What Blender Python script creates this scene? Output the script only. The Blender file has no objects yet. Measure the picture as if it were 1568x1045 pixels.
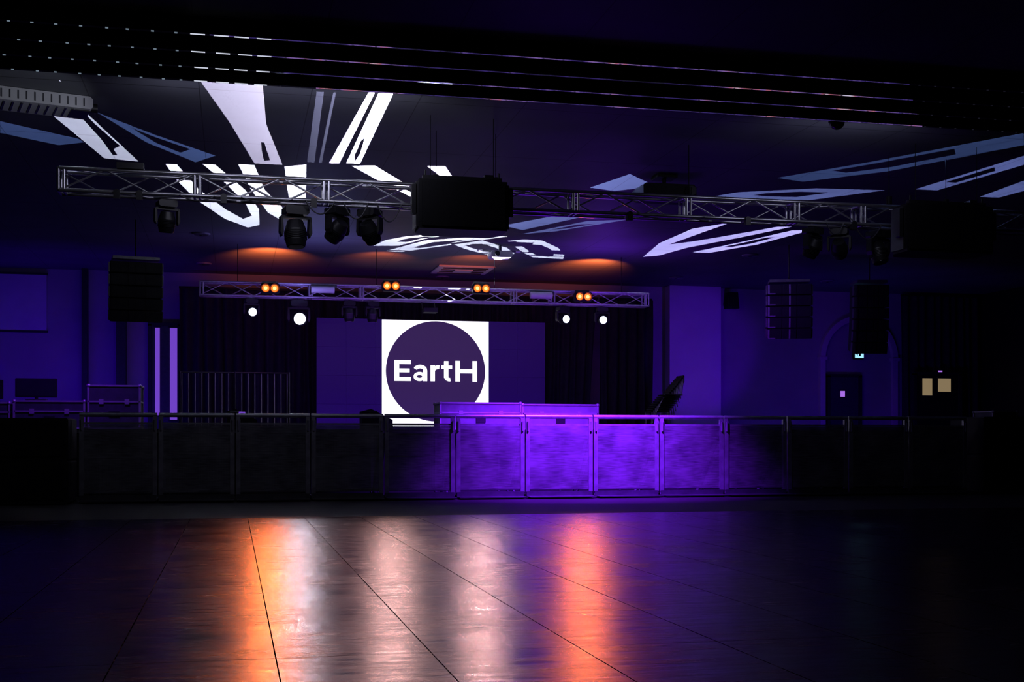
import bpy, math, random
from mathutils import Vector, Matrix, Euler
random.seed(7)
COL=bpy.context.collection
sc=bpy.context.scene
sc.view_settings.view_transform='Standard'

# ------------------------------------------------------------------ materials
def nt(name):
    m=bpy.data.materials.new(name); m.use_nodes=True
    return m,m.node_tree.nodes,m.node_tree.links
def pmat(name,col,rough=.6,metal=0.,var=.25,scale=6.,bump=0.,spec=.5):
    m,n,l=nt(name); b=n['Principled BSDF']
    b.inputs['Roughness'].default_value=rough; b.inputs['Metallic'].default_value=metal
    b.inputs['Specular IOR Level'].default_value=spec
    tc=n.new('ShaderNodeTexCoord'); nz=n.new('ShaderNodeTexNoise'); nz.inputs['Scale'].default_value=scale; nz.inputs['Detail'].default_value=5
    l.new(tc.outputs['Object'],nz.inputs['Vector'])
    r=n.new('ShaderNodeValToRGB')
    r.color_ramp.elements[0].position=.3; r.color_ramp.elements[1].position=.7
    r.color_ramp.elements[0].color=tuple(c*(1-var) for c in col)+(1,)
    r.color_ramp.elements[1].color=tuple(min(1,c*(1+var)) for c in col)+(1,)
    l.new(nz.outputs['Fac'],r.inputs['Fac']); l.new(r.outputs['Color'],b.inputs['Base Color'])
    if bump:
        bp=n.new('ShaderNodeBump'); bp.inputs['Strength'].default_value=bump; bp.inputs['Distance'].default_value=.01
        l.new(nz.outputs['Fac'],bp.inputs['Height']); l.new(bp.outputs['Normal'],b.inputs['Normal'])
    return m
def emat(name,col,s):
    m,n,l=nt(name); b=n['Principled BSDF']
    b.inputs['Base Color'].default_value=(0.02,0.02,0.02,1)
    b.inputs['Emission Color'].default_value=tuple(col)+(1,); b.inputs['Emission Strength'].default_value=s
    b.inputs['Roughness'].default_value=.4
    return m
BLACK=pmat('black_paint',(.008,.008,.010),.6,spec=.3)
RUB=pmat('black_plastic',(.014,.014,.017),.4)
GRILLE=pmat('speaker_grille',(.007,.007,.009),.6,.1,scale=80,spec=.3)
STEEL=pmat('dark_steel',(.13,.13,.15),.4,.8,.2,10)
WALLM=pmat('painted_plaster',(.32,.3,.36),.8,0,.08,1.2,.1)
PIERM=pmat('light_plaster',(.55,.52,.6),.75,0,.06,1.2,.05)
CEILM=pmat('ceiling_board',(.12,.125,.145),.6,0,.15,.9,.05,.3)
CURT=pmat('black_velvet',(.022,.02,.027),.9,0,.3,8,.1)
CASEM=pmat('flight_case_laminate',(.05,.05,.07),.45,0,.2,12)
WHITE=pmat('white_enamel',(.6,.6,.62),.45,0,.05,5)
CARPET=pmat('matte_vinyl',(.014,.01,.014),.6,0,.35,3,.2,.3)
ORANGE=emat('tungsten_orange',(1,.13,.01),2.4)
ORHOT=emat('tungsten_core',(1,.40,.10),4)
LENSW=emat('beam_lens_white',(.78,.85,1),22)
LENSD=emat('beam_lens_dim',(.7,.8,1),5)
GLASSD=pmat('dark_lens_glass',(.02,.02,.03),.08,0,.1,5)
LEDBLK=emat('led_panel_dark',(.10,.01,.8),.075)
LEDWHITE=emat('led_white',(.93,.93,1),1.5)
LEDCIRC=emat('led_logo_purple',(.06,.025,.14),.5)
VIO=emat('violet_light',(.26,.09,.9),.6)
YEL=emat('warm_window',(.75,.55,.3),.3)
GREEN=emat('exit_sign_face',(.35,.75,1),1.2)

# ------------------------------------------------------------------ builder
class MB:
    def __init__(s): s.v=[];s.f=[];s.m=[];s.mats=[];s.sm=[]
    def mi(s,mat):
        if mat not in s.mats: s.mats.append(mat)
        return s.mats.index(mat)
    def add(s,vs,fs,mat,smooth=False,M=None):
        o=len(s.v); k=s.mi(mat)
        for v in vs:
            v=Vector(v)
            s.v.append(M@v if M else v)
        for f in fs: s.f.append(tuple(o+i for i in f)); s.m.append(k); s.sm.append(smooth)
    def box(s,c,d,mat,M=None,b=0.0):
        cx,cy,cz=c; x,y,z=d[0]/2,d[1]/2,d[2]/2
        if b<=0:
            vs=[(cx+i*x,cy+j*y,cz+k*z) for i in(-1,1) for j in(-1,1) for k in(-1,1)]
            s.add(vs,[(0,1,3,2),(4,6,7,5),(0,4,5,1),(2,3,7,6),(0,2,6,4),(1,5,7,3)],mat,False,M)
        else:
            pts=[(-x+b,-z),(x-b,-z),(x,-z+b),(x,z-b),(x-b,z),(-x+b,z),(-x,z-b),(-x,-z+b)]
            s.prism([(cx+p[0],cz+p[1]) for p in pts],cy-y,cy+y,mat,M)
    def prism(s,pts,y0,y1,mat,M=None):
        n=len(pts); vs=[(p[0],y0,p[1]) for p in pts]+[(p[0],y1,p[1]) for p in pts]
        fs=[tuple(range(n)),tuple(range(2*n-1,n-1,-1))]+[(i,i+n,(i+1)%n+n,(i+1)%n) for i in range(n)]
        s.add(vs,fs,mat,False,M)
    def ribbon(s,pts,w,y0,y1,mat):      # constant-width stroke in the XZ plane
        L=[];R=[]
        for i,p in enumerate(pts):
            a=pts[max(0,i-1)]; b=pts[min(len(pts)-1,i+1)]
            dx,dz=b[0]-a[0],b[1]-a[1]; q=math.hypot(dx,dz); nx,nz=-dz/q*w/2,dx/q*w/2
            L.append((p[0]+nx,p[1]+nz)); R.append((p[0]-nx,p[1]-nz))
        for i in range(len(pts)-1): s.prism([L[i],L[i+1],R[i+1],R[i]],y0,y1,mat)
    def cyl(s,p0,p1,r,mat,seg=8,r1=None,M=None,caps=True):
        p0=Vector(p0);p1=Vector(p1);r1=r if r1 is None else r1
        q=(p1-p0).to_track_quat('Z','Y'); vs=[]
        for p,rr in((p0,r),(p1,r1)):
            for i in range(seg):
                a=2*math.pi*i/seg; vs.append(p+q@Vector((rr*math.cos(a),rr*math.sin(a),0)))
        fs=[(i,(i+1)%seg,(i+1)%seg+seg,i+seg) for i in range(seg)]
        s.add(vs,fs,mat,True,M)
        if caps: s.add(vs,[tuple(range(seg-1,-1,-1)),tuple(range(seg,2*seg))],mat,False,M)
    def cable(s,p0,p1,sag,r,mat,n=10):
        p0=Vector(p0);p1=Vector(p1); P=[p0.lerp(p1,i/n)-Vector((0,0,sag*4*(i/n)*(1-i/n))) for i in range(n+1)]
        for a,b in zip(P,P[1:]): s.cyl(a,b,r,mat,5)
    def ball(s,c,r,mat,sx=1,sy=1,sz=1,M=None,U=14,V=9):
        vs=[];fs=[]
        for j in range(V+1):
            t=math.pi*j/V
            for i in range(U):
                a=2*math.pi*i/U
                vs.append((c[0]+r*sx*math.sin(t)*math.cos(a),c[1]+r*sy*math.sin(t)*math.sin(a),c[2]+r*sz*math.cos(t)))
        for j in range(V):
            for i in range(U): fs.append((j*U+i,j*U+(i+1)%U,(j+1)*U+(i+1)%U,(j+1)*U+i))
        s.add(vs,fs,mat,True,M)
    def build(s,name,loc=(0,0,0),rot=(0,0,0),parent=None):
        me=bpy.data.meshes.new(name); me.from_pydata([tuple(v) for v in s.v],[],s.f)
        for m in s.mats: me.materials.append(m)
        for p,k,q in zip(me.polygons,s.m,s.sm): p.material_index=k; p.use_smooth=q
        me.update()
        o=bpy.data.objects.new(name,me); COL.objects.link(o); o.location=loc; o.rotation_euler=rot
        if parent: o.parent=parent
        return o
def empty(name,loc=(0,0,0),rot=(0,0,0)):
    e=bpy.data.objects.new(name,None); COL.objects.link(e); e.location=loc; e.rotation_euler=rot; e.empty_display_size=.2
    return e
def simple(name,c,d,mat,b=0):
    m=MB(); m.box((0,0,0),d,mat,b=b); return m.build(name,c)
def light(name,kind,loc,tgt,col,e,size=.1,angle=60,blend=.6,sy=None):
    L=bpy.data.lights.new(name,kind); L.energy=e; L.color=col
    if kind=='SPOT': L.spot_size=math.radians(angle); L.spot_blend=blend; L.shadow_soft_size=size
    elif kind=='AREA':
        L.size=size
        if sy: L.shape='RECTANGLE'; L.size_y=sy
    else: L.shadow_soft_size=size
    o=bpy.data.objects.new(name,L); COL.objects.link(o); o.location=loc
    if tgt: o.rotation_euler=(Vector(tgt)-Vector(loc)).to_track_quat('-Z','Y').to_euler()
    return o

CZ=4.65   # ceiling height
CH=CZ-.004
ST=1.0    # stage height
X0,X1,Y0,Y1=-7.0,19.1,-3.0,29.0
# ------------------------------------------------------------------ shell
simple('wall_back',((X0+X1)/2,Y1+.1,CZ/2),(X1-X0,.2,CZ),WALLM)
simple('wall_front',((X0+X1)/2,Y0-.1,CZ/2),(X1-X0,.2,CZ),BLACK)
simple('wall_left',(X0-.1,(Y0+Y1)/2,CZ/2),(.2,Y1-Y0,CZ),BLACK)
simple('wall_right',(X1+.1,(Y0+Y1)/2,CZ/2),(.2,Y1-Y0,CZ),BLACK)
def gridmask(n,l,sx,specs):
    outs=[]
    for ax,per,off,w in specs:
        a=n.new('ShaderNodeMath'); a.operation='ADD'; a.inputs[1].default_value=off+per*40+w/2; l.new(sx.outputs[ax],a.inputs[0])
        d=n.new('ShaderNodeMath'); d.operation='DIVIDE'; d.inputs[1].default_value=per; l.new(a.outputs[0],d.inputs[0])
        f=n.new('ShaderNodeMath'); f.operation='FRACT'; l.new(d.outputs[0],f.inputs[0])
        c=n.new('ShaderNodeMath'); c.operation='LESS_THAN'; c.inputs[1].default_value=w/per; l.new(f.outputs[0],c.inputs[0]); outs.append(c)
    mx=n.new('ShaderNodeMath'); mx.operation='MAXIMUM'; l.new(outs[0].outputs[0],mx.inputs[0]); l.new(outs[1].outputs[0],mx.inputs[1])
    return mx
def ceil_mat():
    m=CEILM; n=m.node_tree.nodes; l=m.node_tree.links; b=n['Principled BSDF']
    src=b.inputs['Base Color'].links[0].from_socket
    tc=n.new('ShaderNodeTexCoord'); sx=n.new('ShaderNodeSeparateXYZ'); l.new(tc.outputs['Object'],sx.inputs[0])
    mx=gridmask(n,l,sx,((0,1.2,.35,.012),(1,2.4,.6,.02)))
    mix=n.new('ShaderNodeMix'); mix.data_type='RGBA'; l.new(mx.outputs[0],mix.inputs['Factor']); l.new(src,mix.inputs['A']); mix.inputs['B'].default_value=(.05,.05,.06,1)
    l.new(mix.outputs['Result'],b.inputs['Base Color'])
ceil_mat()
m=MB(); m.box(((X0+X1)/2,(Y0+Y1)/2,CZ+.1),(X1-X0,Y1-Y0,.2),CEILM); m.build('ceiling')
m=MB(); m.box(((X0+X1)/2,(Y0+Y1)/2,-.11),(X1-X0,Y1-Y0,.2),CARPET); m.build('floor')

def floor_mat():
    m,n,l=nt('dance_floor_boards'); b=n['Principled BSDF']
    tc=n.new('ShaderNodeTexCoord'); sx=n.new('ShaderNodeSeparateXYZ'); l.new(tc.outputs['Object'],sx.inputs[0])
    mx=gridmask(n,l,sx,((0,.59,-.16,.005),(1,2.36,0,.004)))
    mp=n.new('ShaderNodeMapping'); mp.inputs['Scale'].default_value=(1.5,8,1); mp.inputs['Rotation'].default_value=(0,0,math.radians(3)); l.new(tc.outputs['Object'],mp.inputs['Vector'])
    nz=n.new('ShaderNodeTexNoise'); nz.inputs['Scale'].default_value=2.2; nz.inputs['Detail'].default_value=7; nz.inputs['Roughness'].default_value=.66; l.new(mp.outputs[0],nz.inputs['Vector'])
    n2=n.new('ShaderNodeTexNoise'); n2.inputs['Scale'].default_value=1.6; n2.inputs['Detail'].default_value=7; l.new(tc.outputs['Object'],n2.inputs['Vector'])
    r=n.new('ShaderNodeValToRGB'); r.color_ramp.elements[0].color=(.018,.010,.009,1); r.color_ramp.elements[1].color=(.05,.029,.027,1); r.color_ramp.elements[0].position=.3; r.color_ramp.elements[1].position=.7
    l.new(nz.outputs['Fac'],r.inputs['Fac'])
    mix=n.new('ShaderNodeMix'); mix.data_type='RGBA'; l.new(mx.outputs[0],mix.inputs['Factor']); l.new(r.outputs['Color'],mix.inputs['A']); mix.inputs['B'].default_value=(.003,.002,.002,1)
    l.new(mix.outputs['Result'],b.inputs['Base Color'])
    ml=n.new('ShaderNodeMath'); ml.operation='MULTIPLY_ADD'; ml.inputs[1].default_value=.35; l.new(n2.outputs['Fac'],ml.inputs[0])
    m2=n.new('ShaderNodeMath'); m2.operation='MULTIPLY'; m2.inputs[1].default_value=.65; l.new(nz.outputs['Fac'],m2.inputs[0]); l.new(m2.outputs[0],ml.inputs[2])
    mr=n.new('ShaderNodeMapRange'); mr.inputs['From Min'].default_value=.38; mr.inputs['From Max'].default_value=.62; mr.inputs['To Min'].default_value=.15; mr.inputs['To Max'].default_value=.29
    l.new(ml.outputs[0],mr.inputs['Value'])
    ad=n.new('ShaderNodeMath'); ad.operation='MULTIPLY_ADD'; ad.inputs[1].default_value=.4; l.new(mx.outputs[0],ad.inputs[0]); l.new(mr.outputs[0],ad.inputs[2]); l.new(ad.outputs[0],b.inputs['Roughness'])
    ms=n.new('ShaderNodeMapRange'); ms.inputs['From Min'].default_value=.36; ms.inputs['From Max'].default_value=.62; ms.inputs['To Min'].default_value=.75; ms.inputs['To Max'].default_value=.15
    l.new(ml.outputs[0],ms.inputs['Value'])
    mk=n.new('ShaderNodeMath'); mk.operation='MULTIPLY'; mk.inputs[1].default_value=.5; l.new(mx.outputs[0],mk.inputs[0])
    sb=n.new('ShaderNodeMath'); sb.operation='SUBTRACT'; sb.use_clamp=True; l.new(ms.outputs[0],sb.inputs[0]); l.new(mk.outputs[0],sb.inputs[1]); l.new(sb.outputs[0],b.inputs['Specular IOR Level'])
    bp=n.new('ShaderNodeBump'); bp.inputs['Strength'].default_value=1.0; bp.inputs['Distance'].default_value=.0032; l.new(nz.outputs['Fac'],bp.inputs['Height']); l.new(bp.outputs['Normal'],b.inputs['Normal'])
    return m
FLM=floor_mat()
m=MB(); m.box(((X0+X1)/2,(Y0+13.4)/2,-.005),(X1-X0-.02,13.4-Y0,.01),FLM); m.build('dance_floor')

def glint_mat():  # glints of stage light on the rail edges, painted as noisy emission
    m,n,l=nt('rail_glint'); b=n['Principled BSDF']; b.inputs['Base Color'].default_value=(.02,.02,.02,1)
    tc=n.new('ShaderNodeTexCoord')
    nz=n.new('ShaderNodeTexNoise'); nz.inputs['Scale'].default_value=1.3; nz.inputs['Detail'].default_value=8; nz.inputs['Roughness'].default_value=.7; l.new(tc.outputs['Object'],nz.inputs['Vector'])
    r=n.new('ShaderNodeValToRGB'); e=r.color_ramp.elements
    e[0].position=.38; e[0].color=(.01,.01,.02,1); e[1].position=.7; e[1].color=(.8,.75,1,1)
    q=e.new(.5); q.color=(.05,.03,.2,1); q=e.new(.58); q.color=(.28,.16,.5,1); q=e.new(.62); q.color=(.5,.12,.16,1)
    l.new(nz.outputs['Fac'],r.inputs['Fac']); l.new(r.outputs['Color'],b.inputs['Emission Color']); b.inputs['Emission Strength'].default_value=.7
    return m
GLINT=glint_mat()
DOT=emat('glint_dot',(.45,.6,.75),.3)  # glowing dots and dashes painted in as glints, not lamps
DOTD=emat('glint_dot_dim',(.3,.3,.5),.03)
DASH=emat('glint_dash',(.8,.85,1),.8)
m=MB()
for i,y in enumerate((11.48,12.0,12.5,12.97)):
    m.box((6.05,y,4.575),(26.0,.05,.15),BLACK)
    m.box((3.3+i*.35,y-.02,4.495),(7.0,.010,.006),GLINT)
    for k in range(110):
        x=-6.5+k*.2+random.uniform(-.02,.02)
        if x<-.4: m.box((x,y-.02,4.493),(.026,.010,.010),DOT)
        elif x<.3: m.box((x,y-.02,4.493),(.13,.010,.008),DASH)
        else: m.box((x,y-.02,4.493),(.02,.010,.006),DOTD)
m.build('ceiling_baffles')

# pier, columns, drapes, panels, doors on the back wall
simple('wall_pier',(11.15,28.815,CZ/2),(1.34,.36,CZ-.01),PIERM)
DCOL=pmat('black_column_paint',(.015,.012,.02),.6)
simple('column',(-3.2,28.86,CZ/2),(.12,.25,CZ-.01),DCOL)
simple('column',(-2.42,28.82,CZ/2),(.2,.34,CZ-.01),DCOL)
PAN=pmat('panel_fabric',(.5,.45,.6),.8,0,.05,3)
m=MB(); m.box((0,0,0),(2.5,.06,1.25),PAN)
for z in(-.64,.64): m.box((0,-.01,z),(2.56,.09,.04),DCOL)
m.build('projection_screen',(-5.27,28.94,3.88))
def curtain(name,x0,x1,y,z0,z1,mat,per=.22,amp=.09,slant=0):
    m=MB(); n=int((x1-x0)/per*8); vs=[];fs=[]; rows=10
    for j in range(rows+1):
        t=j/rows; z=z0+(z1-z0)*t
        for i in range(n+1):
            x=x0+(x1+slant*(1-t)-x0)*i/n
            ph=2*math.pi*(n/8*i/n)+.5*math.sin(3*x+t*1.5)
            vs.append((x+.02*math.sin(ph*.5+t*3),y+amp*(.55+.45*(1-t))*math.sin(ph)+.04*math.sin(1.7*x),z))
    for j in range(rows):
        for i in range(n): k=j*(n+1)+i; fs.append((k,k+1,k+n+2,k+n+1))
    m.add(vs,fs,mat,True)
    m.box(((x0+x1)/2,y,z1+.02),(x1-x0,.1,.05),BLACK)
    return m.build(name)
curtain('stage_curtain',-1.15,1.95,28.2,ST+.01,4.2,CURT)
curtain('stage_curtain',6.95,8.5,28.2,ST+.01,4.2,CURT,slant=-.2)
curtain('stage_curtain',8.56,9.85,28.2,ST+.01,4.2,CURT)
curtain('stage_curtain',1.97,6.93,28.35,ST+.01,4.2,CURT)
curtain('wall_drape',16.75,19.0,28.6,0.02,4.55,CURT)

def door(name,x0,x1,z0,z1,y,panes=(),mat=CASEM):
    m=MB(); w=x1-x0
    for x in(x0-.04,x1+.04): m.box((x,y-.07,(z0+z1)/2),(.08,.12,z1-z0+.08),DCOL)
    m.box(((x0+x1)/2,y-.07,z1+.04),(w+.16,.12,.08),DCOL)
    m.box(((x0+x1)/2,y-.05,(z0+z1)/2),(w,.05,z1-z0),mat)
    m.cyl((x1-.1,y-.12,z0+1),(x1-.1,y-.12,z0+1.15),.012,STEEL)
    for (a,b,c,d,mm) in panes:
        m.box(((a+b)/2,y-.082,(c+d)/2),(b-a,.01,d-c),mm)
        m.box(((a+b)/2,y-.086,c-.02),(b-a+.06,.02,.03),DCOL); m.box(((a+b)/2,y-.086,d+.02),(b-a+.06,.02,.03),DCOL)
    return m.build(name)
door('door_1',-1.78,-1.2,0.02,3.42,29.0,[(-1.7,-1.6,1.4,3.38,VIO),(-1.38,-1.22,1.3,3.38,VIO)])
PLQ=emat('door_sign_face',(.5,.2,1),.8)
door('door_2',14.9,15.7,0.02,2.45,28.98,[(15.2,15.32,1.95,2.1,PLQ)])
door('door_3',17.0,18.2,0.02,2.5,28.4,[(17.18,17.45,1.98,2.42,YEL),(17.62,17.98,2.08,2.42,YEL),(17.62,17.74,2.52,2.62,PLQ)],BLACK)
m=MB(); cx,r0=15.72,.95
for k in range(24):
    a0=math.pi*k/24;a1=math.pi*(k+1)/24
    pts=[(cx+r*math.cos(a),2.95+r*math.sin(a)) for r,a in((r0,a0),(r0+.14,a0),(r0+.14,a1),(r0,a1))]
    m.prism(pts,28.86,28.995,PIERM)
for x in(cx-r0-.07,cx+r0+.07):
    m.box((x,28.93,1.475),(.14,.12,2.95),PIERM)
    m.box((x,28.91,2.93),(.2,.16,.08),PIERM)
m.build('trim_arch')
m=MB(); m.box((0,0,0),(.3,.05,.3),BLACK,b=.02)
m.box((.02,-.03,0),(.24,.012,.22),GREEN); m.box((0.03,-.038,-.01),(.05,.004,.12),BLACK); m.ball((.03,-.038,.075),.02,BLACK,1,.2,1)
m.prism([(-.08,-.01),(-.03,.04),(-.03,-.06)],-.04,-.036,BLACK); m.cyl((0,0,.15),(0,0,.3),.01,STEEL)
m.box((0,.07,.15),(.08,.14,.05),STEEL)
m.build('exit_sign',(15.66,28.84,3.06))
m=MB(); m.prism([(-.16,-.2),(.16,-.2),(.12,.2),(-.12,.2)],-.12,.12,BLACK); m.box((0,-.125,0),(.2,.01,.3),GRILLE); m.box((0,.17,.05),(.05,.14,.05),STEEL)
m.build('wall_loudspeaker',(12.15,28.74,4.32))

# ------------------------------------------------------------------ stage
m=MB(); m.box((0,0,.48),(19.2,9.4,.96),BLACK); m.box((0,0,.98),(19.2,9.4,.04),RUB)
for k in range(20): m.box((-9.55+k,-4.71,.48),(.03,.02,.9),STEEL)
m.box((0,-4.715,.96),(19.2,.03,.04),STEEL)
m.build('stage_platform',(2.65,23.7,-.005))
ST0=ST+.002
# ------------------------------------------------------------------ LED wall
E=empty('led_video_wall',(4.43,27.55,ST0))
m=MB()
x0,x1,z0,z1=-2.61,2.61,0.0,2.55
nx,nz=8,4
m.box((0,.08,1.275),(5.22,.1,2.55),BLACK)
for i in range(nx):
    for j in range(nz):
        w=(x1-x0)/nx; h=(z1-z0)/nz
        m.box((x0+w*(i+.5),.02,z0+h*(j+.5)),(w-.004,.04,h-.004),LEDBLK)
m.build('led_cabinets',parent=E)
m=MB(); m.box((.06,-.006,1.34),(2.44,.008,2.40),LEDWHITE); m.build('logo_square',parent=E)
m=MB(); m.cyl((.06,-.018,1.39),(.06,-.012,1.39),1.135,LEDCIRC,72); m.build('logo_disc',parent=E)
# letters E a r t H, bold grotesque, cap height .47
m=MB(); ya,yb=-.03,-.022; W=.105; H=.47
def bx(x,z,w,h): m.box((x+w/2,(ya+yb)/2,z+h/2),(w,yb-ya,h),LEDWHITE)
def arc(cx,cz,rx,rz,a0,a1,w,n=18): m.ribbon([(cx+rx*math.cos(math.radians(a0+(a1-a0)*i/n)),cz+rz*math.sin(math.radians(a0+(a1-a0)*i/n))) for i in range(n+1)],w,ya,yb,LEDWHITE)
bx(0,0,W,H); bx(0,0,.37,.09); bx(0,.195,.34,.085); bx(0,H-.09,.37,.09)             # E
ax=.43; arc(ax+.135,.105,.1,.068,20,380,.072,28); bx(ax+.215,0,.095,.25); arc(ax+.15,.25,.115,.078,0,162,.082)   # a
rx=.815; bx(rx,0,.1,.36); arc(rx+.18,.205,.13,.115,178,80,.085)                        # r
tx=1.065; bx(tx+.06,.08,.1,.38); bx(tx,.285,.245,.075); arc(tx+.19,.095,.08,.055,185,280,.08)  # t
hx=1.385; bx(hx,0,W,H); bx(hx+.5-W,0,W,H); bx(hx,.19,.5,.09)                         # H
m.build('logo_letters',(.06-.94,0,1.165),parent=E)

# ------------------------------------------------------------------ trusses
def truss(x0,x1,y,ztop,s=.3,r=.024,secs=None,mat=None):
    m=MB(); h=s/2-r; zc=ztop-s/2
    for a in(-h,h):
        for b in(-h,h): m.cyl((x0,y+a,zc+b),(x1,y+a,zc+b),r,mat,10)
    n=max(1,round((x1-x0)/.5)); st=(x1-x0)/n
    for i in range(n):
        xa=x0+i*st; xb=xa+st
        for sgn,yy in((1,-h),(-1,h)):
            up=(i%2==0)==(sgn>0)
            m.cyl((xa,y+yy,zc+(-h if up else h)),(xb,y+yy,zc+(h if up else -h)),r*.5,mat,6)
        for zz in(-h,h):
            up=(i%2==0)==(zz>0)
            m.cyl((xa,y+(-h if up else h),zc+zz),(xb,y+(h if up else -h),zc+zz),r*.5,mat,6)
    for xs in (secs or [])+[x0+.02,x1-.02]:
        for dx in(-.03,.03):
            for a in(-h,h):
                m.cyl((xs+dx,y+a,zc-h),(xs+dx,y+a,zc+h),r*.8,mat,8); m.cyl((xs+dx,y-h,zc+a),(xs+dx,y+h,zc+a),r*.8,mat,8)
    return m
BTR=pmat('painted_truss',(.5,.48,.56),.4,.6,.15,20)
ALU2=pmat('truss_aluminium',(.6,.6,.64),.3,.9,.12,20)
CAB=pmat('cable_rubber',(.05,.05,.06),.35)
m=truss(-1.93,12.6,15.0,3.97,.3,.024,[-.4,1.1,2.7,4.2,5.7,7.2,8.15],ALU2)
for x in(2.45,3.2,5.75,8.6,9.45,12.2):
    m.cyl((x,15,3.97),(x,15,CH),.006,BLACK,6); m.cyl((x,15,4.0),(x,15,4.1),.04,BLACK,10)
for a,b,s_ in((.85,1.2,.16),(1.3,1.6,.2),(1.7,2.0,.22),(-.6,-.2,.06),(7.6,7.85,.15),(8.0,8.4,.2),(5.0,5.9,.05),(.1,.7,.05)):
    m.cable((a,14.84,3.69),(b,14.84,3.69),s_,.009,CAB)
for x in(-1.3,-1.05,-.1,.95,4.9,6.5,8.0): # spare clamps and connector boxes
    m.box((x,14.86,3.66),(.07,.07,.1),RUB); m.cyl((x,14.83,3.69),(x,15.0,3.69),.035,RUB,10)
m.box((-1.15,14.9,4.0),(.3,.16,.07),RUB)
m.build('lighting_truss')
m=truss(-.6,8.45,24.5,3.91,.3,.022,[1.5,2.5,5.6,6.4],BTR)
for x in(.1,2.8,5.2,7.9):
    m.cyl((x,24.5,3.91),(x,24.5,CH),.006,BLACK,6)
for x in(1.75,6.15):
    m.cyl((x-.25,24.28,3.78),(x+.2,24.28,3.78),.07,WHITE,14); m.box((x,24.33,3.84),(.5,.06,.06),STEEL)
m.build('lighting_truss')

# ------------------------------------------------------------------ moving heads
def mhead(x,y,ztop,tilt=0,pan=0,lens=GLASSD,s=1.0):
    E=empty('moving_head_light',(x,y,ztop),(0,0,pan))
    m=MB()
    m.cyl((0,0,.0),(0,0,-.03),.022*s,STEEL,8); m.box((0,0,-.03),(.16*s,.05,.04),STEEL)
    m.box((0,0,-.08*s),(.27*s,.22*s,.1*s),RUB,b=.02*s)
    m.cyl((0,0,-.12*s),(0,0,-.14*s),.09*s,RUB,16)
    m.build('base',parent=E)
    m=MB(); m.box((0,0,-.155*s),(.34*s,.1*s,.035*s),RUB,b=.012*s)
    for q in(-1,1):
        m.prism([(q*.155*s,-.14*s),(q*.18*s,-.15*s),(q*.185*s,-.33*s),(q*.16*s,-.38*s),(q*.145*s,-.33*s)],-.05*s,.05*s,RUB)
    m.build('yoke',parent=E)
    m=MB(); M=Matrix.Translation((0,0,-.32*s))@Euler((tilt,0,0)).to_matrix().to_4x4()
    m.cyl((0,0,.13*s),(0,0,.02*s),.09*s,RUB,16,.125*s,M=M)
    m.cyl((0,0,.02*s),(0,0,-.1*s),.125*s,RUB,18,.12*s,M=M)
    m.cyl((0,0,-.1*s),(0,0,-.17*s),.12*s,BLACK,18,.105*s,M=M)
    for k in range(5): m.cyl((0,0,(.0-.02*k)*s),(0,0,(-.008-.02*k)*s),.13*s,BLACK,18,M=M)
    m.cyl((0,0,-.165*s),(0,0,-.176*s),.092*s,lens,20,M=M)
    m.build('head',parent=E)
    return E
for x,tl,pn,s in((-.75,.2,.3,.8),(.74,-.15,.2,1.05),(1.24,.8,.7,.9),(1.63,.7,-.7,.9),(7.49,.5,.5,.85),(7.87,.9,-.6,.85),(8.44,-.3,.3,.95)):
    mhead(x,15.0,3.665,tl,pn,GLASSD,s)
F=math.radians(-84)
for x,tl,pn,ln,s in((1.27,F,math.radians(3),LENSW,1.2),(.36,F,math.radians(10),LENSD,.85),(6.64,F,.25,LENSD,.85),(7.48,F,-.1,LENSD,.85),(2.26,.1,0,GLASSD,.85),(2.72,.1,.2,GLASSD,.85)):
    mhead(x,24.5,3.605,tl,pn,ln,s)
light('beam_lamp','SPOT',(1.26,24.2,3.2),(.2,1.5,0),(.85,.85,1),95,.09,23,1.0)
def blinder(x):
    outer=(x<2 or x>6)
    z=3.76 if outer else 3.87
    m=MB(); m.box((0,0,0),(.36,.12,.2),BLACK,b=.03)
    for q in(-.085,.085):
        m.cyl((q,-.06,0),(q,-.1,0),.07,RUB,18,.085,caps=False); m.cyl((q,-.062,0),(q,-.075,0),.068,ORANGE,18); m.ball((q,-.075,0),.035,ORHOT,1,.5,1)
    m.box((0,.05,.12),(.3,.03,.05),STEEL); m.cyl((0,.05,.1),(0,.12,.12),.02,STEEL)
    for k in range(3): m.box((0,.065,-.06+.06*k),(.3,.02,.015),STEEL)
    m.build('blinder_light',(x,24.2,z))
    light('blinder_lamp','SPOT',(x,24.06,z),(x*.1,1.5,0),(1,.17,.025) if outer else (1,.50,.47),(480 if x<2 else 360) if outer else 210,.1,23,1.0)
for x in(.71,3.05,4.86,6.98): blinder(x)

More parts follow.
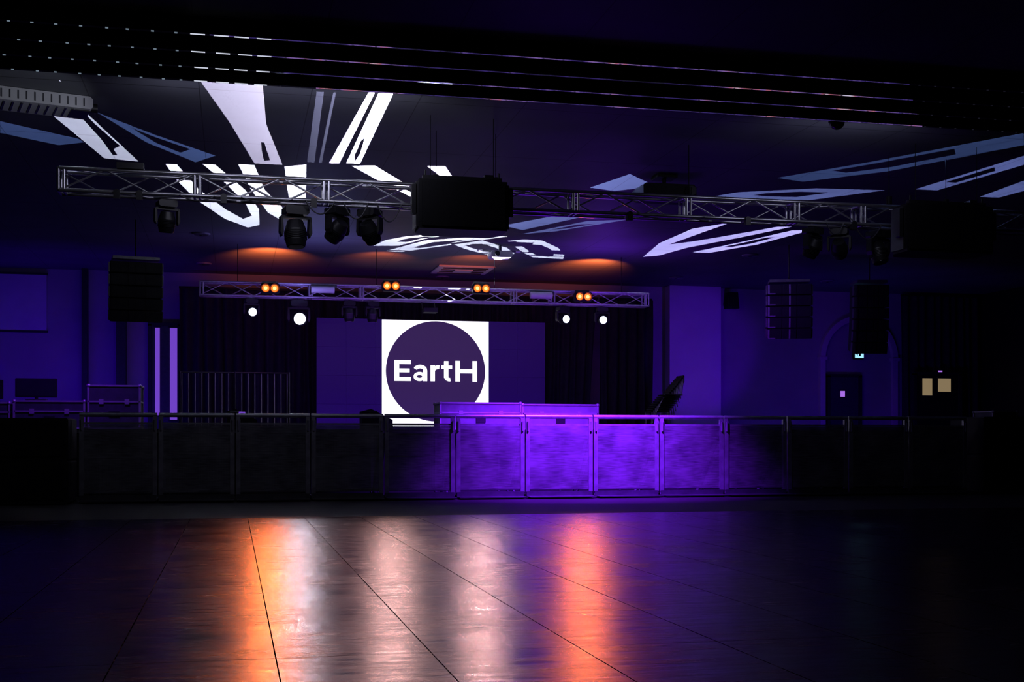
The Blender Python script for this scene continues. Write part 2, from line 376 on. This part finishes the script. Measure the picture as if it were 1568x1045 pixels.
# ------------------------------------------------------------------ speakers
def delay_box(x0,x1,z0,z1,y):
    m=MB(); w=x1-x0;h=z1-z0
    pts=[(-w/2,0),(w/2,0),(w/2,.35),(w/2-.12,.55),(-w/2+.12,.55),(-w/2,.35)]
    vs=[(p[0],p[1],-h/2) for p in pts]+[(p[0],p[1],h/2) for p in pts]; n=6
    m.add(vs,[tuple(range(n)),tuple(range(2*n-1,n-1,-1))]+[(i,i+n,(i+1)%n+n,(i+1)%n) for i in range(n)],BLACK)
    m.box((0,-.012,0),(w-.06,.02,h-.06),GRILLE)
    for q in(-1,1):
        m.box((q*(w/2+.015),.2,0),(.03,.3,h*.9),RUB); m.cyl((q*w*.42,.1,h/2),(q*w*.42,.1,h/2+.12),.012,RUB)
        m.box((q*(w/2+.05),.1,h*.1),(.06,.1,h*.6),RUB,b=.01)
    m.box((0,.1,h/2+.03),(w*.9,.08,.05),RUB)
    m.box((w*.3,.3,h/2+.06),(.1,.5,.05),RUB)
    m.cyl((w*.36,.1,h/2+.05),(w*.36,.1,CH-(z0+z1)/2),.005,BLACK,6)
    m.cyl((-w*.36,.1,h/2+.05),(-w*.36,.1,CH-(z0+z1)/2),.005,BLACK,6)
    m.build('hanging_loudspeaker',((x0+x1)/2,y,(z0+z1)/2))
delay_box(2.12,3.17,3.30,3.88,14.2)
delay_box(8.4,9.63,3.25,3.86,14.2)
RIB=pmat('array_fascia',(.2,.19,.23),.4,0,.2,20)
def linearray(xc,y,ztop,w,n,hc,yaw,curve=.05,face=RIB):
    m=MB(); z=0;ang=0
    m.box((0,.25,.06),(w*.9,.5,.05),STEEL); m.cyl((0,.2,.08),(0,.2,CH-ztop),.012,BLACK)
    yy=0
    for k in range(n):
        M=Matrix.Translation((0,yy,z-hc/2))@Euler((ang,0,0)).to_matrix().to_4x4()
        m.prism([(-w/2,-hc/2+.01),(w/2,-hc/2+.01),(w/2,hc/2-.01),(-w/2,hc/2-.01)],0,.42,BLACK,M)
        m.box((-w*.33,-.01,0),(w*.3,.02,hc*.85),GRILLE,M); m.box((w*.33,-.01,0),(w*.3,.02,hc*.85),GRILLE,M)
        m.box((0,-.014,0),(w*.3,.02,hc*.85),GRILLE,M); m.box((0,-.028,0),(.03,.01,hc*.85),face,M)
        m.box((-w*.47,-.02,0),(.035,.03,hc*.8),face,M); m.box((-w*.4,-.024,-hc*.4),(w*.16,.02,.02),face,M)
        for q in(-1,1): m.box((q*(w/2+.012),.12,0),(.02,.1,hc*.8),STEEL,M)
        z-=hc*math.cos(ang); yy+=hc*math.sin(ang)*1.0; ang+=curve
    m.build('line_array_loudspeaker',(xc,y,ztop),(0,0,yaw))
linearray(-1.6,22,3.9,.86,5,.21,.15,face=GRILLE)
linearray(10.5,22,3.86,.85,5,.215,-.35)
linearray(12.26,22,3.9,.66,6,.23,-.2,face=GRILLE)

# ------------------------------------------------------------------ barriers
def perf_mat():
    m,n,l=nt('perforated_sheet'); b=n['Principled BSDF']
    b.inputs['Metallic'].default_value=.25
    tc=n.new('ShaderNodeTexCoord'); mp=n.new('ShaderNodeMapping'); mp.inputs['Scale'].default_value=(1.5,1,14); l.new(tc.outputs['Object'],mp.inputs['Vector'])
    nz=n.new('ShaderNodeTexNoise'); nz.inputs['Scale'].default_value=4; nz.inputs['Detail'].default_value=6; l.new(mp.outputs[0],nz.inputs['Vector'])
    oi=n.new('ShaderNodeObjectInfo'); vm=n.new('ShaderNodeVectorMath'); vm.operation='ADD'; l.new(tc.outputs['Object'],vm.inputs[0]); l.new(oi.outputs['Location'],vm.inputs[1])
    n2=n.new('ShaderNodeTexNoise'); n2.inputs['Scale'].default_value=3; n2.inputs['Detail'].default_value=6; l.new(vm.outputs[0],n2.inputs['Vector'])
    r=n.new('ShaderNodeValToRGB'); r.color_ramp.elements[0].color=(.07,.07,.085,1); r.color_ramp.elements[1].color=(.24,.24,.26,1); r.color_ramp.elements[0].position=.38; r.color_ramp.elements[1].position=.66
    mm=n.new('ShaderNodeMath'); mm.operation='MULTIPLY_ADD'; mm.inputs[1].default_value=.5; l.new(nz.outputs['Fac'],mm.inputs[0])
    m3=n.new('ShaderNodeMath'); m3.operation='MULTIPLY'; m3.inputs[1].default_value=.5; l.new(n2.outputs['Fac'],m3.inputs[0]); l.new(m3.outputs[0],mm.inputs[2])
    l.new(mm.outputs[0],r.inputs['Fac']); l.new(r.outputs['Color'],b.inputs['Base Color'])
    b.inputs['Roughness'].default_value=.4
    bp=n.new('ShaderNodeBump'); bp.inputs['Strength'].default_value=.5; bp.inputs['Distance'].default_value=.02; l.new(n2.outputs['Fac'],bp.inputs['Height']); l.new(bp.outputs['Normal'],b.inputs['Normal'])
    sp=n.new('ShaderNodeSeparateXYZ'); l.new(tc.outputs['Object'],sp.inputs[0]); sq=[]
    for ax in(0,2):
        d=n.new('ShaderNodeMath'); d.operation='DIVIDE'; d.inputs[1].default_value=.012; l.new(sp.outputs[ax],d.inputs[0])
        f=n.new('ShaderNodeMath'); f.operation='FRACT'; l.new(d.outputs[0],f.inputs[0])
        s=n.new('ShaderNodeMath'); s.operation='SUBTRACT'; s.inputs[1].default_value=.5; l.new(f.outputs[0],s.inputs[0])
        p=n.new('ShaderNodeMath'); p.operation='MULTIPLY'; l.new(s.outputs[0],p.inputs[0]); l.new(s.outputs[0],p.inputs[1]); sq.append(p)
    ad=n.new('ShaderNodeMath'); ad.operation='ADD'; l.new(sq[0].outputs[0],ad.inputs[0]); l.new(sq[1].outputs[0],ad.inputs[1])
    gt=n.new('ShaderNodeMath'); gt.operation='GREATER_THAN'; gt.inputs[1].default_value=.05; l.new(ad.outputs[0],gt.inputs[0]); l.new(gt.outputs[0],b.inputs['Alpha'])
    return m
PERF=perf_mat()
BAR=pmat('barrier_aluminium',(.32,.32,.36),.38,.6,.25,9)
def barrier():
    m=MB(); w=1.0;H=1.2
    m.cyl((-w/2,.0,H-.03),(w/2,.0,H-.03),.03,BAR,12)
    for x in(-w/2+.03,w/2-.03):
        m.box((x,.0,H/2),(.05,.05,H-.06),BAR)
        m.box((x,-.03,H*.5),(.06,.012,H*.86),BAR)
        m.cyl((x,.03,1.0),(x,.95,.05),.022,BAR,8)
        m.box((x,.48,.03),(.05,.95,.04),BAR)
        m.cyl((x,-.045,.96),(x,-.045,1.1),.014,BAR,8)
    m.box((0,0,1.055),(w-.1,.03,.025),BAR); m.box((0,0,.13),(w-.1,.03,.04),BAR); m.box((0,.02,.6),(w-.1,.03,.03),BAR)
    m.box((0,-.02,.58),(w-.1,.006,.92),PERF)
    m.box((0,.45,.012),(w-.02,1.0,.012),STEEL)
    m.box((0,-.16,.018),(w-.02,.26,.012),STEEL)
    m.box((0,-.028,.05),(w-.02,.03,.08),STEEL)
    return m
bm=barrier(); first=bm.build('crowd_barrier',(-1.49,17.3,0))
for i in range(1,13):
    o=bpy.data.objects.new('crowd_barrier',first.data); COL.objects.link(o); o.location=(-1.49+1.02*i,17.3,0)
    o.rotation_euler=(0,0,random.uniform(-.006,.006))

# ------------------------------------------------------------------ cases and stage items
def case(name,x0,x1,z0,z1,y,d=.6,edge=STEEL):
    m=MB(); w=x1-x0;h=z1-z0; m.box((0,0,h/2),(w-.01,d-.01,h-.01),CASEM)
    for a in(-1,1):
        for b in(-1,1):
            m.box((a*w/2,b*d/2,h/2),(.03,.03,h),edge)
            for c in(0,1): m.ball((a*w/2,b*d/2,.033+c*(h-.05)),.032,edge,U=8,V=6)
        for c in(.015,h*.62,h-.015):
            m.box((0,a*d/2,c),(w,.03,.025),edge); m.box((a*w/2,0,c),(.03,d,.025),edge)
        m.box((a*w*.25,-d/2-.012,h*.62),(.07,.02,.08),edge)
    m.box((0,-d/2-.01,h*.35),(.16,.02,.08),RUB)
    return m.build(name,((x0+x1)/2,y,z0))
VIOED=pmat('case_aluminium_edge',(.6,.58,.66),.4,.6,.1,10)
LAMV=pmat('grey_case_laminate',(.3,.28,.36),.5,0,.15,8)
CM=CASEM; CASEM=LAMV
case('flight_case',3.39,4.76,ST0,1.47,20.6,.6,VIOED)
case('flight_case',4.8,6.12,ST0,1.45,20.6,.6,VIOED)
CASEM=CM
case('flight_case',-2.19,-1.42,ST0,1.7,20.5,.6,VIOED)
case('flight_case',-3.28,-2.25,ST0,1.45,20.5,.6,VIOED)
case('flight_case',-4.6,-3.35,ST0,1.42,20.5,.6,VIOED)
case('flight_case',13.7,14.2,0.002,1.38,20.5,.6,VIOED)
def wedge(x,y,s=1.0,lit=False):
    m=MB(); m.prism([(-.25*s,0),(.25*s,0),(.25*s,.16*s),(-.1*s,.34*s),(-.25*s,.3*s)],-.2,.2,BLACK); m.box((0,-.205,.1*s),(.4*s,.012,.14*s),GRILLE)
    if lit: m.box((.0,-.215,.27*s),(.1,.01,.05),VIO)
    m.cyl((-.2*s,-.21,.3*s),(.0,-.21,.3*s),.01,STEEL)
    m.build('stage_monitor_wedge',(x,y,ST0))
wedge(2.3,20.2); wedge(.15,20.2,.95,True)
for x,zz in((-3.0,1.452),(-3.8,1.422)):
    m=MB(); m.box((0,0,.20),(.62,.05,.30),BLACK,b=.01); m.box((0,-.028,.20),(.57,.006,.26),GLASSD); m.cyl((0,.02,0.02),(0,.02,.12),.025,STEEL); m.box((0,.02,.012),(.3,.2,.024),STEEL)
    m.build('display_monitor',(x,20.5,zz))
m=MB(); n=17
for i in range(n):
    x=-.95+2.0*i/(n-1); m.cyl((x,0,.08),(x,0,1.14),.011,VIOED,6)
m.cyl((-.98,0,.08),(1.08,0,.08),.018,STEEL); m.cyl((-.98,0,1.14),(1.08,0,1.14),.015,STEEL)
for x in(-.98,.05,1.08): m.cyl((x,0,0.01),(x,0,1.16),.022,STEEL,8); m.box((x,0,.01),(.3,.3,.02),STEEL)
m.build('stage_railing',(0,24.5,ST0))
m=MB()
for k in range(9):
    z=k*.085; dy=-.02*k; dx=.03*k
    for a in(-.2,.2):
        m.cyl((dx+.2,a+dy,.01 if k==0 else z+.1),(dx+.17,a+dy,.42+z*.5),.012,VIOED,6)
        m.cyl((dx-.2,a+dy,.01 if k==0 else z+.1),(dx-.17,a+dy,.42+z*.5),.012,VIOED,6)
        m.cyl((dx+.17,a+dy,.42+z*.5),(dx+.22,a+dy,.8+z*.5),.012,VIOED,6)
    m.box((dx,dy,.43+z*.5),(.4,.42,.03),RUB,b=.01)
    m.box((dx+.22,dy,.76+z*.5),(.03,.42,.16),RUB,b=.01)
m.build('stacked_chairs',(8.68,24.5,ST0))
def sub(x0,x1,z,y,d=.9):
    m=MB(); n=max(1,round((x1-x0)/1.0)); w=(x1-x0)/n
    for i in range(n):
        for k in range(2):
            c=((i+.5)*w-(x1-x0)/2,0,z*(k+.5)/2)
            m.box(c,(w-.02,d,z/2-.01),BLACK,b=.02); m.box((c[0],-d/2-.008,c[2]),(w-.14,.02,z/2-.12),GRILLE)
            for q in(-1,1): m.box((c[0]+q*(w/2-.05),-d/2-.01,c[2]),(.03,.02,.14),RUB)
    m.build('subwoofer_stack',((x0+x1)/2,y,0))
sub(-5.9,-2.06,1.12,17.25)
sub(11.35,14.3,1.2,17.45)

# ------------------------------------------------------------------ ceiling fittings
m=MB(); m.box((0,0,-.02),(1.25,1.2,.036),WHITE,b=.01)
for k in range(4): m.box((0,-.42+.28*k,-.045),(1.0,.1,.015),RUB)
m.box((0,0,-.05),(.4,.4,.02),WHITE); m.build('ceiling_air_vent',(5.0,27.0,CZ))
m=MB(); w=1.3
m.box((0,0,-.075),(w,.5,.14),WHITE,b=.03)
for k in range(12): m.box((-w/2+.12+k*.09,0,-.15),(.02,.4,.01),STEEL)
for k in range(14): m.box((-w/2+.1+k*.085,-.252,-.075),(.015,.006,.09),STEEL)
m.box((w/2-.12,0,-.151),(.2,.36,.012),RUB); m.cyl((w/2,0,-.07),(w/2+.08,0,-.07),.05,RUB,10)
m.build('ceiling_heater',(-2.2,14.45,CZ),(0,0,.25))
GREYM=pmat('grey_enamel',(.2,.2,.24),.5)
def disc(x,y):
    m=MB(); m.cyl((0,0,-.004),(0,0,-.03),.17,GREYM,28,.16); m.cyl((0,0,-.03),(0,0,-.036),.13,STEEL,28); m.cyl((0,0,-.036),(0,0,-.045),.03,RUB,10); m.build('ceiling_speaker',(x,y,CZ))
for x,y in((-.6,27.3),(-.56,23.4),(4.77,28.3),(10.38,23.6),(10.11,27.2),(13.86,27.0)): disc(x,y)
m=MB(); m.cyl((0,0,-.004),(0,0,-.14),.03,STEEL); m.box((0,0,-.2),(.42,.36,.13),WHITE,b=.03); m.cyl((-.1,-.18,-.2),(-.1,-.24,-.2),.05,RUB,14)
for q in(-1,1): m.cyl((0,0,-.13),(q*.38,.1,-.1),.018,STEEL); m.ball((q*.38,.1,-.1),.06,WHITE,1,1,.5)
m.build('ceiling_projector',(5.1,23.5,CZ))
m=MB(); m.box((0,0,-.02),(.3,.3,.032),BLACK); m.cyl((0,0,-.01),(0,0,-.15),.03,BLACK); m.box((0,0,-.25),(.8,.5,.2),BLACK,b=.04); m.cyl((.3,-.25,-.25),(.3,-.33,-.25),.07,RUB,14); m.box((-.2,-.255,-.25),(.3,.01,.1),GRILLE)
m.build('ceiling_projector',(6.1,16.9,CZ))
m=MB(); m.cyl((0,0,-.004),(0,0,-.07),.1,BLACK,20); m.ball((0,0,-.07),.09,GLASSD,1,1,1); m.build('dome_camera',(6.95,13.3,CZ))

# ------------------------------------------------------------------ gobo projector (stencil pattern thrown on the ceiling)
SX,SY,SZ=3.8,24.2,3.42
hh=.02; k=hh/(CZ-SZ)
E=empty('gobo_projector',(SX,SY,SZ))
shapes={
'A':[(-1.78,13.79),(-1.76,14.5),(-1.25,17.58),(-1.69,17.48),(-2.10,15.08),(-1.92,14.02)],
'B':[(-2.71,15.73),(-1.9,16.42),(-1.85,16.6),(-2.19,16.84),(-2.81,16.32)],
'B2':[(-1.53,15.07),(-.96,15.97),(-.22,16.99),(-.49,17.45),(-1.07,16.44)],
'C':[(-.33,13.51),(.32,13.51),(.40,15.17),(.68,17.35),(.30,17.35),(-.04,15.12)],
'D':[(.90,13.63),(.98,13.62),(1.10,17.1),(1.0,17.1)],
'D2':[(1.08,13.63),(1.11,13.62),(1.20,17.1),(1.16,17.1)],
'E1':[(1.46,13.51),(1.53,13.52),(1.44,17.10),(1.30,17.10)],
'E2':[(1.57,13.51),(1.73,13.52),(1.72,17.05),(1.53,17.05)],
'F':[(-.9,17.64),(-.75,17.64),(-.49,19.34),(-.11,20.88),(.18,21.73),(.32,21.39),(.2,20.24),(-.1,18.77),(-.40,17.54),(-.23,17.54),(.19,19.19),(.43,20.76),(.47,22.26),(.28,22.58),(-.12,21.8),(-.56,20.14),(-.8,18.69)],
'G':[(.08,17.45),(.30,17.45),(.48,19.12),(.9,20.95),(.85,21.78),(.58,21.02),(.28,19.17)],
'H':[(.71,17.45),(1.0,17.25),(1.24,21.69),(1.01,21.54),(.82,19.04)],
'I':[(1.62,17.2),(1.93,17.1),(2.85,18.89),(3.12,19.3),(2.88,19.41),(2.23,18.33)],
'J':[(2.65,16.98),(2.89,16.93),(3.18,17.79),(3.06,17.86)],
'K1':[(2.70,24.15),(2.85,23.4),(3.15,22.94),(3.8,22.35),(4.3,22.25),(3.62,22.95),(3.18,24.04)],
'K2':[(3.01,24.76),(3.58,23.3),(4.70,22.45),(5.03,22.5),(4.18,23.7),(3.29,24.87)],
'L1':[(4.1,23.5),(4.3,23.1),(4.62,23.0),(5.3,23.8),(5.62,24.5),(5.55,25.1),(5.0,24.7),(4.5,24.1)],
'L2':[(5.14,23.0),(5.4,22.75),(5.77,22.80),(6.3,23.6),(6.65,24.4),(6.78,25.0),(6.71,25.4),(6.2,25.1),(5.85,24.5),(5.4,23.6)],
'M1':[(4.69,21.37),(5.35,20.24),(5.89,20.12),(5.14,21.75)],
'M2':[(5.23,22.17),(6.03,20.6),(6.66,20.33),(5.75,21.76)],
'N1':[(8.33,24.36),(8.06,22.6),(8.09,20.94),(8.52,20.16),(8.40,21.5),(8.30,22.7),(8.6,22.3),(9.0,21.5),(9.50,20.41),(9.75,20.35),(9.3,21.7),(8.79,23.0),(8.6,24.1)],
'N2':[(9.10,23.55),(9.6,21.95),(9.92,20.7),(10.25,20.59),(9.98,22.33),(9.46,23.56)],
'O':[(5.27,17.88),(5.56,16.84),(6.22,17.57),(5.7,18.04)],
'O2':[(7.36,18.07),(7.59,17.71),(8.63,17.17),(9.72,17.07),(8.95,18.03),(8.0,18.14)],
'O3':[(7.73,16.61),(8.52,15.4),(9.59,13.51),(9.99,14.07),(9.08,15.86),(8.22,16.78)],
'O4':[(10.13,16.9),(10.36,14.59),(10.7,15.07),(10.5,16.9)],
'O5':[(11.43,17.2),(11.35,15.98),(11.82,16.64),(11.76,17.18)],
'Q':[(-.39,10.98),(.11,10.86),(.09,11.03),(-.39,11.16)],
'Q2':[(1.56,10.53),(1.96,10.44),(2.0,11.06),(1.57,11.09)],
}
isl={}
def inner(nm,sx,sy=None):
    p=shapes[nm]; sy=sy or sx; cx=sum(a for a,b in p)/len(p); cy=sum(b for a,b in p)/len(p)
    isl[nm]=[(cx+(a-cx)*sx,cy+(b-cy)*sy) for a,b in p]
for nm,q in(('K1',.42),('K2',.5),('L1',.55),('L2',.58),('N2',.42),('M2',.4),('B2',.5),('O2',.45),('O3',.5),('O4',.45)): inner(nm,q)
isl['A']=[(-1.84,14.2),(-1.80,14.2),(-1.62,15.6),(-1.42,16.7),(-1.52,16.9),(-1.50,17.25),(-1.56,17.25),(-1.62,16.4),(-1.72,15.5)]
isl['C']=[(.36,16.1),(.40,16.1),(.50,17.1),(.42,17.15),(.38,16.6)]
isl['E2']=[(1.60,15.7),(1.63,15.6),(1.66,16.4),(1.64,16.9),(1.60,16.6)]
cu=bpy.data.curves.new('gobo_stencil','CURVE'); cu.dimensions='2D'; cu.fill_mode='BOTH'
def spl(pts):
    s=cu.splines.new('POLY'); s.points.add(len(pts)-1)
    for p,q in zip(s.points,pts): p.co=(q[0],q[1],0,1)
    s.use_cyclic_u=True
spl([(-7.2,-14.5),(8.8,-14.5),(8.8,2.2),(-7.2,2.2)])
for nme,p in shapes.items(): spl([(a-SX,b-SY) for a,b in p])
for nme,p in isl.items(): spl([(a-SX,b-SY) for a,b in p])
cu.materials.append(BLACK)
st=bpy.data.objects.new('gobo_stencil',cu); COL.objects.link(st); st.parent=E; st.location=(0,0,hh); st.scale=(k,k,k)
def gel(name,col):
    m,n,l=nt(name); n.remove(n['Principled BSDF']); t=n.new('ShaderNodeBsdfTransparent'); t.inputs[0].default_value=col+(1,); l.new(t.outputs[0],n['Material Output'].inputs[0]); return m
g1=gel('gel_steel_blue',(.028,.045,.10)); g2=gel('gel_grey',(.24,.215,.26)); g3=gel('gel_pale_blue',(.10,.12,.26)); g4=gel('gel_lavender',(.7,.6,1.0)); g5=gel('gel_dim_grey',(.02,.02,.03)); g6=gel('gel_light_grey',(.42,.42,.46))
m=MB(); gk=k*(hh-.0004)/hh
for nme,g in(('A',g6),('B',g1),('B2',g1),('D',g5),('D2',g5),('O2',g3),('O3',g1),('O4',g3),('O5',g3),('Q',g5),('Q2',g5),('C',g2),('O',g3),('N1',g4),('N2',g4),('M1',g3),('M2',g3),('E1',g2),('E2',g6),('I',g6),('J',g6)):
    p=shapes[nme]
    m.add([((a-SX)*gk,(b-SY)*gk,hh-.0004) for a,b in p],[tuple(range(len(p)))],g)
m.build('colour_gels',parent=E)
m=MB(); xa,xb,ya,yb=-7.2*k,8.8*k,-14.5*k,2.2*k; zb=-.06
m.box(((xa+xb)/2,(ya+yb)/2,zb),(xb-xa+.01,yb-ya+.01,.006),BLACK)
for x in(xa,xb): m.box((x,(ya+yb)/2,(zb+hh)/2),(.006,yb-ya,hh-zb),BLACK)
for y in(ya,yb): m.box(((xa+xb)/2,y,(zb+hh)/2),(xb-xa,.006,hh-zb),BLACK)
m.cyl((xa,yb,0),(xa,.14,.16),.012,BLACK); m.cyl((xb,yb,0),(xb,.14,.16),.012,BLACK)
m.build('housing',parent=E)
L=bpy.data.lights.new('gobo_lamp','POINT'); L.energy=260; L.shadow_soft_size=0; L.use_nodes=True
n=L.node_tree.nodes; l=L.node_tree.links; em=n['Emission']; fo=n.new('ShaderNodeLightFalloff'); fo.inputs['Strength'].default_value=1.0
tc=n.new('ShaderNodeTexCoord'); sp=n.new('ShaderNodeSeparateXYZ'); l.new(tc.outputs['Normal'],sp.inputs[0])
ab=n.new('ShaderNodeMath'); ab.operation='ABSOLUTE'; l.new(sp.outputs[2],ab.inputs[0])
mxn=n.new('ShaderNodeMath'); mxn.operation='MAXIMUM'; mxn.inputs[1].default_value=.05; l.new(ab.outputs[0],mxn.inputs[0])
dv=n.new('ShaderNodeMath'); dv.operation='DIVIDE'; l.new(fo.outputs['Constant'],dv.inputs[0]); l.new(mxn.outputs[0],dv.inputs[1]); l.new(dv.outputs[0],em.inputs['Strength'])
em.inputs['Color'].default_value=(.85,.88,1,1)
lo=bpy.data.objects.new('gobo_lamp',L); COL.objects.link(lo); lo.parent=E

# ------------------------------------------------------------------ stage lighting
V=(.075,.0,1.0); V2=(.2,.012,1.0)
light('wall_wash_right','AREA',(12.6,25.0,.8),(12.6,29,2.6),V,40,4.5,sy=.2)
light('wall_wash_pier','SPOT',(11.1,25.2,2.0),(11.1,28.6,2.9),(.12,0,1),120,.1,56,.5)
light('wall_wash_left','AREA',(-3.6,26.0,1.5),(-3.6,29,2.8),V,32,3.5,sy=.2)
light('curtain_wash','AREA',(4.4,25.5,1.3),(4.4,28.2,2.6),V,22,7,sy=.2)
light('barrier_wash','SPOT',(5.0,15.85,3.55),(5.1,17.3,1.25),V2,7000,.08,84,1.0)
light('ceiling_spill_blue','AREA',(1.6,23.4,3.4),(1.3,23.2,4.65),(.3,.3,1.0),14,1.0,sy=.4)
light('ceiling_spill_violet','AREA',(7.2,23.4,3.4),(7.4,23.2,4.65),(.2,.02,1),20,1.0,sy=.4)
light('back_truss_wash','AREA',(4.0,23.2,3.0),(4.0,24.5,3.76),(.3,.08,1),26,8,sy=.15)
for x,e in((.74,420),(7.55,420),(3.0,90),(4.95,90)):
    light('blinder_spill','SPOT',(x,24.75,4.0),(x,25.45,4.65),(1,.17,.03),e,.08,86,1.0)
light('truss_fill','AREA',(.6,13.3,4.3),(.6,15,3.9),(.75,.75,1),10,3.0,sy=.2)  # both are added fill without a fixture, to brighten the front truss
light('truss_fill','AREA',(7.2,13.3,4.3),(7.2,15,3.9),(.7,.7,1),4,1.5,sy=.2)
light('case_wash','SPOT',(5.0,18.9,3.4),(4.8,20.5,1.3),V2,300,.1,60,.8)
light('case_wash','SPOT',(-2.2,18.8,3.4),(-2.5,20.5,1.4),V2,140,.1,70,.8)
light('array_wash','SPOT',(8.5,20.4,3.0),(10.3,21.9,3.3),V2,120,.1,50,.8)
light('heater_fill','SPOT',(-1.2,12.6,3.6),(-2.3,14.3,4.6),(.8,.85,1),22,.05,46,.6)  # added local spot brightening the heater, stands in for a stage beam
w=bpy.data.worlds.new('w'); sc.world=w; w.use_nodes=True; w.node_tree.nodes['Background'].inputs[0].default_value=(.012,.01,.02,1); w.node_tree.nodes['Background'].inputs[1].default_value=.05

# ------------------------------------------------------------------ camera
cd=bpy.data.cameras.new('camera'); cam=bpy.data.objects.new('camera',cd); COL.objects.link(cam)
cam.location=(0,0,.82); cam.rotation_euler=(math.pi/2,0,math.radians(-12.8))
cd.sensor_width=36; cd.lens=43.28; cd.shift_y=.0976; cd.clip_end=200
sc.camera=cam
